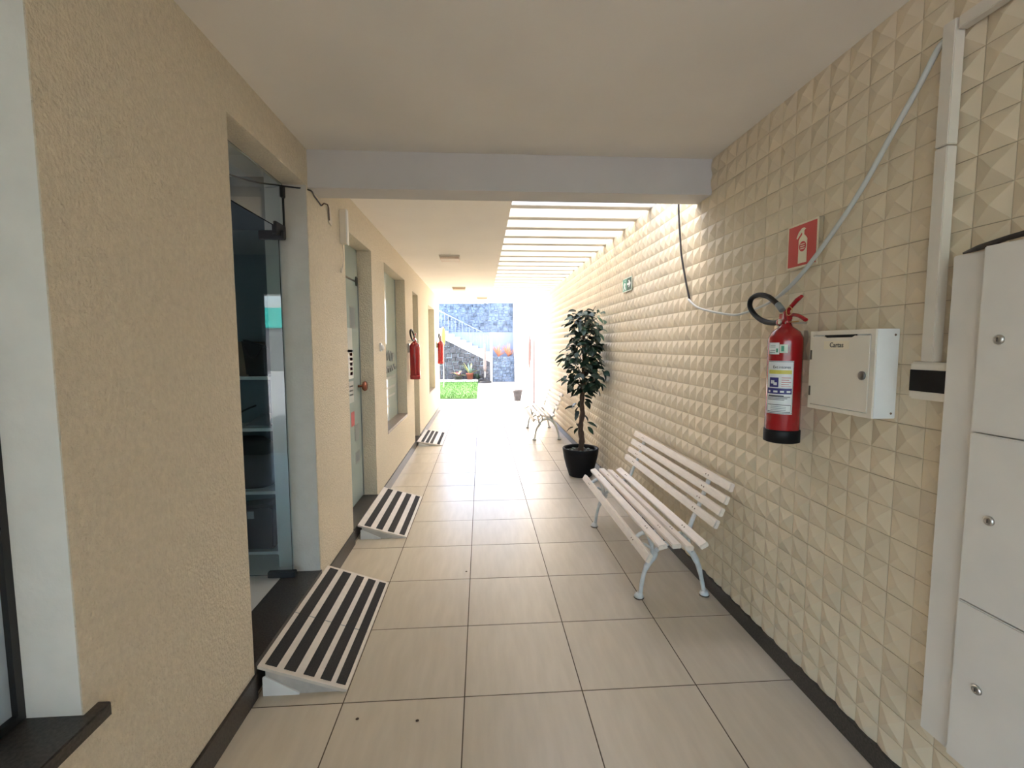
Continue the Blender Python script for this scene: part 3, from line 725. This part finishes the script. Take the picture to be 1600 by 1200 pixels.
rbox(dr, off, 'paper_label', 1.545, 1.665, 1.452, 1.482, fx-0.0066, fx-0.006, M['cream_flat'])
text('Cartas', 0.0245, M['ink'], 'lettering', dr, (fx-0.0070, 1.603, 1.467), RY, UP, off)
for z in (1.292, 1.43): rbox(dr, off, 'hinge', 1.727, 1.733, z-0.018, z+0.018, fx-0.008, fx-0.002, M['tarnish'])
for z in (1.242, 1.50): MB(off).lathe([(0.004, 0), (0.003, 0.002)], (1.345, 1.441, z), 8, dirv=(0, -1, 0)).build('screw', M['bolt'], t)

# ---- black fronted wall box and trunking
off = (1.33, 1.28, 1.30)
t = thing('alarm_box', 'cream wall box with black front at the foot of the trunking', 'wall box', off)
MB(off).box(1.325, XR-0.004, 1.242, 1.365, 1.302, 1.416).build('body', M['box_cream'], t, bevel=0.006)
MB(off).box(1.321, 1.3255, 1.242, 1.358, 1.327, 1.392).build('front_panel', M['black_plastic'], t, bevel=0.001)
off = (XR-0.02, 1.31, 1.417)
t = thing('cable_trunking', 'white cable trunking running down the tiled wall and along near the ceiling', 'trunking', off)
MB(off).box(XR-0.044, XR-0.0125, 1.288, 1.326, 1.417, 2.03).build('duct', M['trunking'], t, bevel=0.002)
MB(off).box(XR-0.044, XR-0.0125, 1.288, 1.326, 2.034, 2.372).build('duct', M['trunking'], t, bevel=0.002)
MB(off).box(XR-0.040, XR-0.0125, 0.2, 1.284, 2.338, 2.372).build('duct', M['trunking'], t, bevel=0.002)
cab = [(1.40, 2.262), (1.351, 2.329), (1.325, 2.345)]
pts = [(1.33, 2.335), (1.351, 2.322), (1.405, 2.248), (1.486, 2.152), (1.603, 2.010), (1.744, 1.878), (1.915, 1.748), (2.083, 1.670), (2.314, 1.630), (2.469, 1.634), (2.806, 1.695), (2.96, 1.763)]
o = MB().tube(smooth_path([(XR-0.031, a, b_) for a, b_ in pts], 5), [0.0085 if i < 34 else 0.0062 for i in range(len(smooth_path([(0, a, b_) for a, b_ in pts], 5)))], 8).build('white_cable', M['cable_white'])
tag(o, 'grey white cable sagging from the trunking past the red fire sign', 'cable')
o = MB().tube(smooth_path([(XR-0.022, a, b_) for a, b_ in ((2.962, 1.763), (3.024, 1.884), (3.10, 2.06), (3.132, 2.196), (3.165, 2.36), (3.176, 2.55))], 5), 0.0068, 8).build('black_cable', M['cable_black'])
tag(o, 'black cable hanging down the tiled wall behind the beam', 'cable')

# ---- meter cabinet at the right edge
off = (1.32, 0.9, 0.32)
t = thing('meter_cabinet', 'tall putty coloured wall cabinet with three stacked doors and round locks', 'cabinet', off)
MB(off).box(1.310, XR-0.002, 0.40, 1.238, 0.322, 1.712).build('frame', M['cabinet'], t, bevel=0.003)
for z0, z1, kz, ky in ((1.2405, 1.718, 1.480, 1.086), (0.783, 1.237, 1.020, 1.075), (0.33, 0.7795, 0.567, 1.072)):
    d = MB(off).box(1.288, 1.3085, 0.42, 1.139, z0, z1).build('door', M['cabinet'], t, bevel=0.003)
    MB(off).lathe([(0.0125, 0), (0.0125, 0.004), (0.009, 0.007), (0.007, 0.007), (0.006, 0.005)], (1.288, ky, kz), 16, dirv=(-1, 0, 0)).build('lock', M['steel'], d)
    MB(off).box(1.2805, 1.2815, ky-0.001, ky+0.001, kz-0.005, kz+0.005).build('keyhole', M['ink'], d)
o = MB().tube([(1.315, 1.215, 1.716), (1.310, 1.17, 1.722), (1.305, 1.10, 1.731), (1.30, 1.0, 1.738), (1.30, 0.85, 1.735)], [0.003, 0.008, 0.007, 0.008, 0.007], 8).build('power_cable', M['cable_black'])
tag(o, 'thick black cable lying on top of the putty coloured cabinet', 'cable')

# ---- ceiling lights
lm = None
for i, (x0, y0, lab) in enumerate(((-0.49, 5.72, 'nearest flat square ceiling light beyond the beam'), (-0.52, 8.78, 'second flat ceiling light along the passage'), (-0.085, 10.55, 'farthest faint ceiling light at the garden end'))):
    off = (0, 0, 0)
    t = thing('ceiling_light', lab, 'lamp', (x0, y0, H), 'flat passage ceiling lights')
    MB().box(0, 0.245, 0, 0.245, -0.018, -0.001).build('base', M['trunking'], t)
    MB().box(0.008, 0.237, 0.008, 0.237, -0.046, -0.018).build('cover', M['lamp_white'], t, bevel=0.006)

# ---- small fittings on the left wall
o = MB().tube(smooth_path([(XG-0.25, 2.45, 2.345), (XG-0.1, 2.55, 2.315), (XG, 2.69, 2.338), (XL+0.004, 2.75, 2.338), (XL+0.006, 2.84, 2.33), (XL+0.006, 2.95, 2.31)], 5), 0.0045, 6).build('door_cable', M['cable_black'])
tag(o, 'thin black cable running from the glass shop door across the jamb', 'cable')
off = (XL+0.01, 3.08, 2.3)
t = thing('cable_bracket', 'bent cream metal strip and cord on the left wall by the beam', 'bracket', off)
MB(off).tube([(XL+0.008, 2.95, 2.31), (XL+0.008, 3.0, 2.338), (XL+0.008, 3.065, 2.35), (XL+0.008, 3.085, 2.335), (XL+0.008, 3.09, 2.26)], 0.004, 6).build('cord', M['bark'], t)
MB(off).prism([(3.085, 2.345), (3.11, 2.355), (3.155, 2.26), (3.135, 2.235), (3.09, 2.25)], XL+0.002, XL+0.008, axis='x').build('strip', M['trunking'], t)
off = (XL+0.02, 3.38, 2.3)
t = thing('emergency_light', 'slim cream wall box above the frosted glass door with dangling cord', 'wall box', off)
MB(off).box(XL, XL+0.042, 3.335, 3.375, 2.17, 2.40).build('body', M['box_cream'], t, bevel=0.003)
MB(off).box(XL+0.042, XL+0.050, 3.333, 3.377, 2.165, 2.40).build('cover', M['label_white'], t, bevel=0.002)
MB(off).tube(smooth_path([(XL+0.012, 3.35, 2.17), (XL+0.012, 3.37, 2.10), (XL+0.012, 3.345, 2.02), (XL+0.012, 3.30, 1.97), (XL+0.014, 3.30, 2.0)], 4), 0.0045, 6).build('cord', M['box_cream'], t)
off = (XL, 4.53, 1.457)
t = thing('doorbell', 'small round white bell push between frosted door and shop window', 'doorbell', off)
MB(off).box(XL, XL+0.014, 4.50, 4.56, 1.42, 1.50).build('plate', M['box_white'], t, bevel=0.003)
MB(off).lathe([(0.026, 0), (0.026, 0.012), (0.016, 0.022)], (XL+0.014, 4.53, 1.455), 16, dirv=(1, 0, 0)).build('button', M['label_white'], t)

# ---- shelf inside the first shop and what stands on it
SHELF_START = set(bpy.data.objects)
off = (-1.6, 3.05, 0.15)
t = thing('shelf_unit', 'white open shelf unit inside the first shop doorway', 'shelf', off)
yb0, yb1 = 2.965, 3.195
MB(off).box(-1.352, -1.332, yb0, yb1, 0.15, 1.285).build('side_panel', M['shelf'], t)
MB(off).box(-2.30, -2.28, yb0, yb1, 0.15, 1.285).build('side_panel', M['shelf'], t)
for z in (0.155, 0.545, 0.945, 1.265): MB(off).box(-2.28, -1.352, yb0, yb1, z, z+0.02).build('shelf_board', M['shelf'], t)
MB(off).box(-2.28, -1.352, yb1-0.006, yb1, 0.175, 1.265).build('back_panel', M['shop_wall'], t)  # dark colour stands in for the shadow inside the shelf
o = MB().prism([(-1.82, 1.2855), (-1.47, 1.2855), (-1.47, 1.50), (-1.82, 1.50)], 3.03, 3.19).build('cardboard_box', M['carton'], bevel=0.003)
tag(o, 'brown cardboard box on top of the white shelf unit', 'box')
t = thing('dark_bag', 'black bag leaning on the cardboard box on the shelf top', 'bag', (-1.44, 3.0, 1.2855))
off = (-1.44, 3.0, 1.2855)
MB(off).prism([(-1.50, 1.2855), (-1.375, 1.2855), (-1.375, 1.47), (-1.42, 1.485), (-1.525, 1.515), (-1.51, 1.40)], 2.972, 3.026).build('body', M['bag_black'], t, bevel=0.012)
MB(off).tube(smooth_path([(-1.50, 2.970, 1.47), (-1.47, 2.968, 1.41), (-1.43, 2.968, 1.41), (-1.40, 2.970, 1.46)], 4), 0.005, 6).build('strap', M['bag_plum'], t)
o = MB().obox((-1.43, 3.06, 1.000), (0.075, 0, 0.0), (0.02, 0.075, 0.028), (0, -0.002, 0.006)).build('grey_folder', M['folder'], bevel=0.002)
tag(o, 'tilted pale grey folder on the upper shelf in the doorway', 'folder')
o = MB().tube(smooth_path([(-1.66, 3.05, 0.975), (-1.56, 3.02, 1.06), (-1.47, 3.02, 1.10)], 4), 0.006, 6).build('dark_rod', M['bag_black'])
tag(o, 'thin dark rod leaning on the upper shelf left of the folder', 'rod')
t = thing('dark_form', 'dark rounded bundle filling the middle shelf compartment', 'form', (-1.55, 3.08, 0.567)); off = (-1.55, 3.08, 0.567)
MB(off).lathe([(0.12, 0.567), (0.175, 0.60), (0.18, 0.72), (0.15, 0.85), (0.09, 0.89)], (-1.55, 3.08, 0), 14).build('cloth', M['bag_black'], t).scale = (1.0, 0.55, 1.0)  # plain dark rounded solid in the compartment
t = thing('tagged_bag', 'plum black bag with two white tags on the lowest shelf', 'bag', (-1.5, 3.05, 0.177)); off = (-1.5, 3.05, 0.177)
MB(off).prism([(-1.63, 0.178), (-1.375, 0.178), (-1.365, 0.45), (-1.40, 0.475), (-1.62, 0.455)], 2.98, 3.14).build('body', M['bag_plum'], t, bevel=0.02)
for x in (-1.575, -1.515): MB(off).box(x-0.02, x+0.02, 2.976, 2.979, 0.385, 0.432).build('tag', M['folder'], t)

for o in set(bpy.data.objects)-SHELF_START:
    if o.parent is None: o.location.x += 0.057
# ---- bits of debris on the floor
for x, y, lab in ((-0.107, 2.955, 'small dark leaf bit on the floor tiles mid passage'), (-0.50, 1.77, 'small dark leaf bit on the floor tile by the nearest ramp'), (-0.262, 1.745, 'tiny dark speck on the nearest floor tiles')):
    o = MB((x, y, 0)).lathe([(0.004, 0.0006), (0.007, 0.002), (0.003, 0.005)], (x, y, 0), 7).build('leaf_bit', M['debris']); o.location = (x, y, 0); tag(o, lab, 'debris')

# ================================================================== GARDEN
o = MB(); 
o.box(-6.5, -0.13, 13.05, 18.85, 0.0, 0.03)
for i in range(9000):
    x = random.uniform(-3.2, -0.13); y = 13.05+5.8*random.random()**1.4; hgt = random.uniform(0.025, 0.06); a = random.uniform(0, 6.28); wd = 0.008
    dx, dy = math.cos(a)*wd, math.sin(a)*wd; lx, ly = random.uniform(-.02, .02), random.uniform(-.02, .02)
    o.add([(x-dx, y-dy, 0.03), (x+dx, y+dy, 0.03), (x+lx, y+ly, 0.03+hgt)], [(0, 1, 2)])
o = o.build('lawn', M['grass'], kind='stuff', weld=False); tag(o, 'bright green lawn beyond the end of the passage', 'grass')
MB().box(-6.5, -0.13, 18.86, 19.10, -0.05, 0.12).build('trim_3', M['white_wall'], kind='structure', bevel=0.01)
# staircase on a rubble stone base
off = (-0.5, 19.4, 0)
t = thing('garden_staircase', 'white stepped garden staircase on a dark rubble stone base', 'stairs', off)
diag = lambda x: 1.644-(x+1.256)*0.498
MB(off).prism([(-2.6, -0.05), (0.36, -0.05), (0.36, diag(0.36)-0.02), (-2.6, diag(-2.6)-0.02)], 19.2, 19.88).build('base', M['mortar'], t)
b = MB(off); stones(b, -2.6, 0.36, 0.0, 2.3, 19.202, 0.19, 0.14, clip=lambda x: diag(x)-0.03)
b.build('stone_facing', M['stone_dark'], t, kind='stuff', label='rubble stones of the staircase base')
for i in range(11):
    x0 = -2.32+i*0.243; zt = diag(x0)+0.27
    MB(off).prism([(x0, diag(x0)-0.02), (x0+0.243, diag(x0+0.243)-0.02), (x0+0.243, zt), (x0, zt)], 19.17, 19.89).build('step', M['white_wall'], t)
rail = MB(off).tube([(-2.3, 19.5, diag(-2.3)+1.05), (0.45, 19.5, diag(0.45)+1.05)], 0.018, 8).build('handrail', M['rail_blue'], t)
for i in range(18):
    x = -2.2+i*0.145
    MB(off).tube([(x, 19.5, diag(x)+0.1), (x, 19.5, diag(x)+1.04)], 0.006, 5).build('baluster', M['rail_blue'], t)
o = MB((0.41, 19.2, 0)).box(0.37, 0.46, 19.12, 19.21, -0.05, 2.02).build('garden_post', M['white_wall'], bevel=0.005); o.location = (0.41, 19.2, 0)
tag(o, 'slender white square post at the foot of the garden stairs', 'post')
off = (0.9, 19.4, 0)
t = thing('stone_planter', 'raised stone planting bed against the back wall right of the stairs', 'planter', off)
MB(off).box(0.48, XR-0.01, 19.2, 19.88, -0.05, 1.02).build('bed', M['mortar'], t)
b = MB(off); stones(b, 0.48, XR-0.01, 0.0, 1.04, 19.203, 0.16, 0.115); b.build('stone_facing', M['stone'], t, kind='stuff', label='blue grey rubble stones of the bed')
def rosette(name, label, cat, loc, n, L, m, up=0.9, droop=0.5, wid=0.035, m2=None, pot=None, group=None, xmax=99, ymax=99):
    t = thing(name, label, cat, loc, group)
    z = 0.0
    if pot:
        r, h, pm = pot
        MB().lathe([(r*0.7, 0), (r*0.95, h*0.8), (r*1.05, h*0.82), (r*1.05, h), (r*0.9, h), (r*0.88, h*0.9)], n=18).build('pot', pm, t); z = h*0.9
    for i in range(n):
        a = i*2.4; el = up*(0.35+0.65*((i*0.618) % 1)); l = L*random.uniform(0.75, 1.1)
        pts = []
        for k in range(5):
            u = k/4; pts.append(Vector((math.cos(a)*l*u*math.cos(el), math.sin(a)*l*u*math.cos(el), z+l*u*math.sin(el)-droop*l*u*u*0.5)))
        for p in pts: p.x = min(p.x, xmax-loc[0]); p.y = min(p.y, ymax-loc[1])
        sd = Vector((-math.sin(a), math.cos(a), 0))*wid
        vs = []
        for k, p in enumerate(pts):
            ww = (1-(k/4)**2)*0.9+0.1
            vs += [p-sd*ww, p+Vector((0, 0, -0.012*ww)), p+sd*ww]
        fs = [(k*3+j, k*3+3+j, k*3+4+j, k*3+1+j) for k in range(4) for j in range(2)]
        MB().add(vs, fs, True).build('leaf', m2 if (m2 and i % 2) else m, t)
    return t
rosette('bromeliad', 'left orange bromeliad with tall spiky leaves in the stone bed', 'plant', (0.72, 19.5, 1.035), 26, 0.62, M['orange_plant'], 1.5, 0.2, 0.03, M['orange_plant'], ymax=19.86, xmax=XR-0.05, group='orange bromeliads in the raised bed')
rosette('bromeliad', 'right orange bromeliad with tall spiky leaves by the white wall', 'plant', (1.14, 19.5, 1.035), 26, 0.62, M['orange_plant'], 1.5, 0.2, 0.03, M['orange_plant'], ymax=19.86, xmax=XR-0.05, group='orange bromeliads in the raised bed')
rosette('bromeliad_bowl', 'pink bromeliad in a low dark bowl behind the lawn', 'plant', (-0.93, 18.98, 0.12), 18, 0.42, M['pink_plant'], 1.1, 0.7, 0.03, M['plant_yellow'], ymax=19.1, pot=(0.20, 0.16, M['pot_grey']))
rosette('potted_succulent', 'spiky pale plant in a terracotta pot behind the lawn', 'plant', (-0.46, 18.98, 0.12), 14, 0.62, M['plant_blue'], 1.35, 0.35, 0.035, M['plant_yellow'], ymax=19.1, pot=(0.15, 0.26, M['terracotta']))
rosette('dark_shrub', 'small dark green shrub at the foot of the stairs', 'plant', (-0.14, 18.98, 0.12), 18, 0.4, M['leaf'], 1.4, 0.3, 0.05, ymax=19.1)
t = thing('closed_parasol', 'closed taupe parasol on a round black base beside the stairs', 'parasol', (0.15, 18.82, 0))
MB().lathe([(0.26, 0), (0.26, 0.05), (0.10, 0.08), (0.035, 0.10), (0.035, 0.2)], n=20).build('base', M['black_metal'], t)
MB().lathe([(0.02, 0.1), (0.02, 1.55)], n=8).build('pole', M['white_wall'], t)
MB().lathe([(0.05, 0.45), (0.065, 0.6), (0.055, 1.0), (0.045, 1.4), (0.012, 1.52)], n=10).build('canopy', M['taupe'], t)
t = thing('garden_pole', 'thin white pole with narrow orange top on the lawn edge', 'pole', (-1.335, 16.8, 0.03))
MB().lathe([(0.016, 0), (0.016, 1.5)], n=8).build('pole', M['white_wall'], t)
MB().lathe([(0.02, 1.42), (0.07, 1.6), (0.09, 1.85), (0.05, 2.05), (0.01, 2.12)], n=10).build('orange_top', M['orange'], t)
t = thing('garden_pot', 'grey round garden pot on the pale paving by the white wall', 'pot', (0.97, 12.45, 0))
MB().lathe([(0.085, -0.003), (0.125, 0.25), (0.138, 0.252), (0.138, 0.30), (0.115, 0.30), (0.11, 0.25)], n=24).build('vessel', M['pot_grey'], t)
MB().lathe([(0.112, 0.24), (0.05, 0.27), (0.005, 0.275)], n=16).build('soil', M['soil'], t)
t = thing('hanging_parasol', 'slim folded grey pink parasol hanging on the sunlit white wall', 'parasol', (1.315, 12.7, 0.4))
MB().lathe([(0.012, 0), (0.012, 0.5)], n=8).build('pole', M['pot_grey'], t)
MB().lathe([(0.018, 0.48), (0.045, 0.75), (0.045, 1.15), (0.02, 1.36)], n=10).build('canopy', M['pink_pipe'], t)
MB().box(0.0, 0.049, -0.01, 0.01, 1.2, 1.23).build('hook', M['steel'], t)
o = MB((XR-0.02, 11.85, 0.2)).tube([(XR-0.022, 11.85, 0.0), (XR-0.022, 11.85, 1.62)], 0.02, 8).build('wall_pipe', M['pink_pipe']); o.location = (XR-0.02, 11.85, 0.2)
tag(o, 'thin pinkish vertical pipe on the sunlit white wall', 'pipe')

# ---- street building behind the camera (seen in the door glass)
t = MB().box(-30, 30, -24.4, -24.0, -0.2, 3.6).build('wall_street', M['street_wall'], kind='structure')
MB().box(-20, 20, -24.0, -23.9, 2.6, 3.8).build('fascia', M['teal'], t)
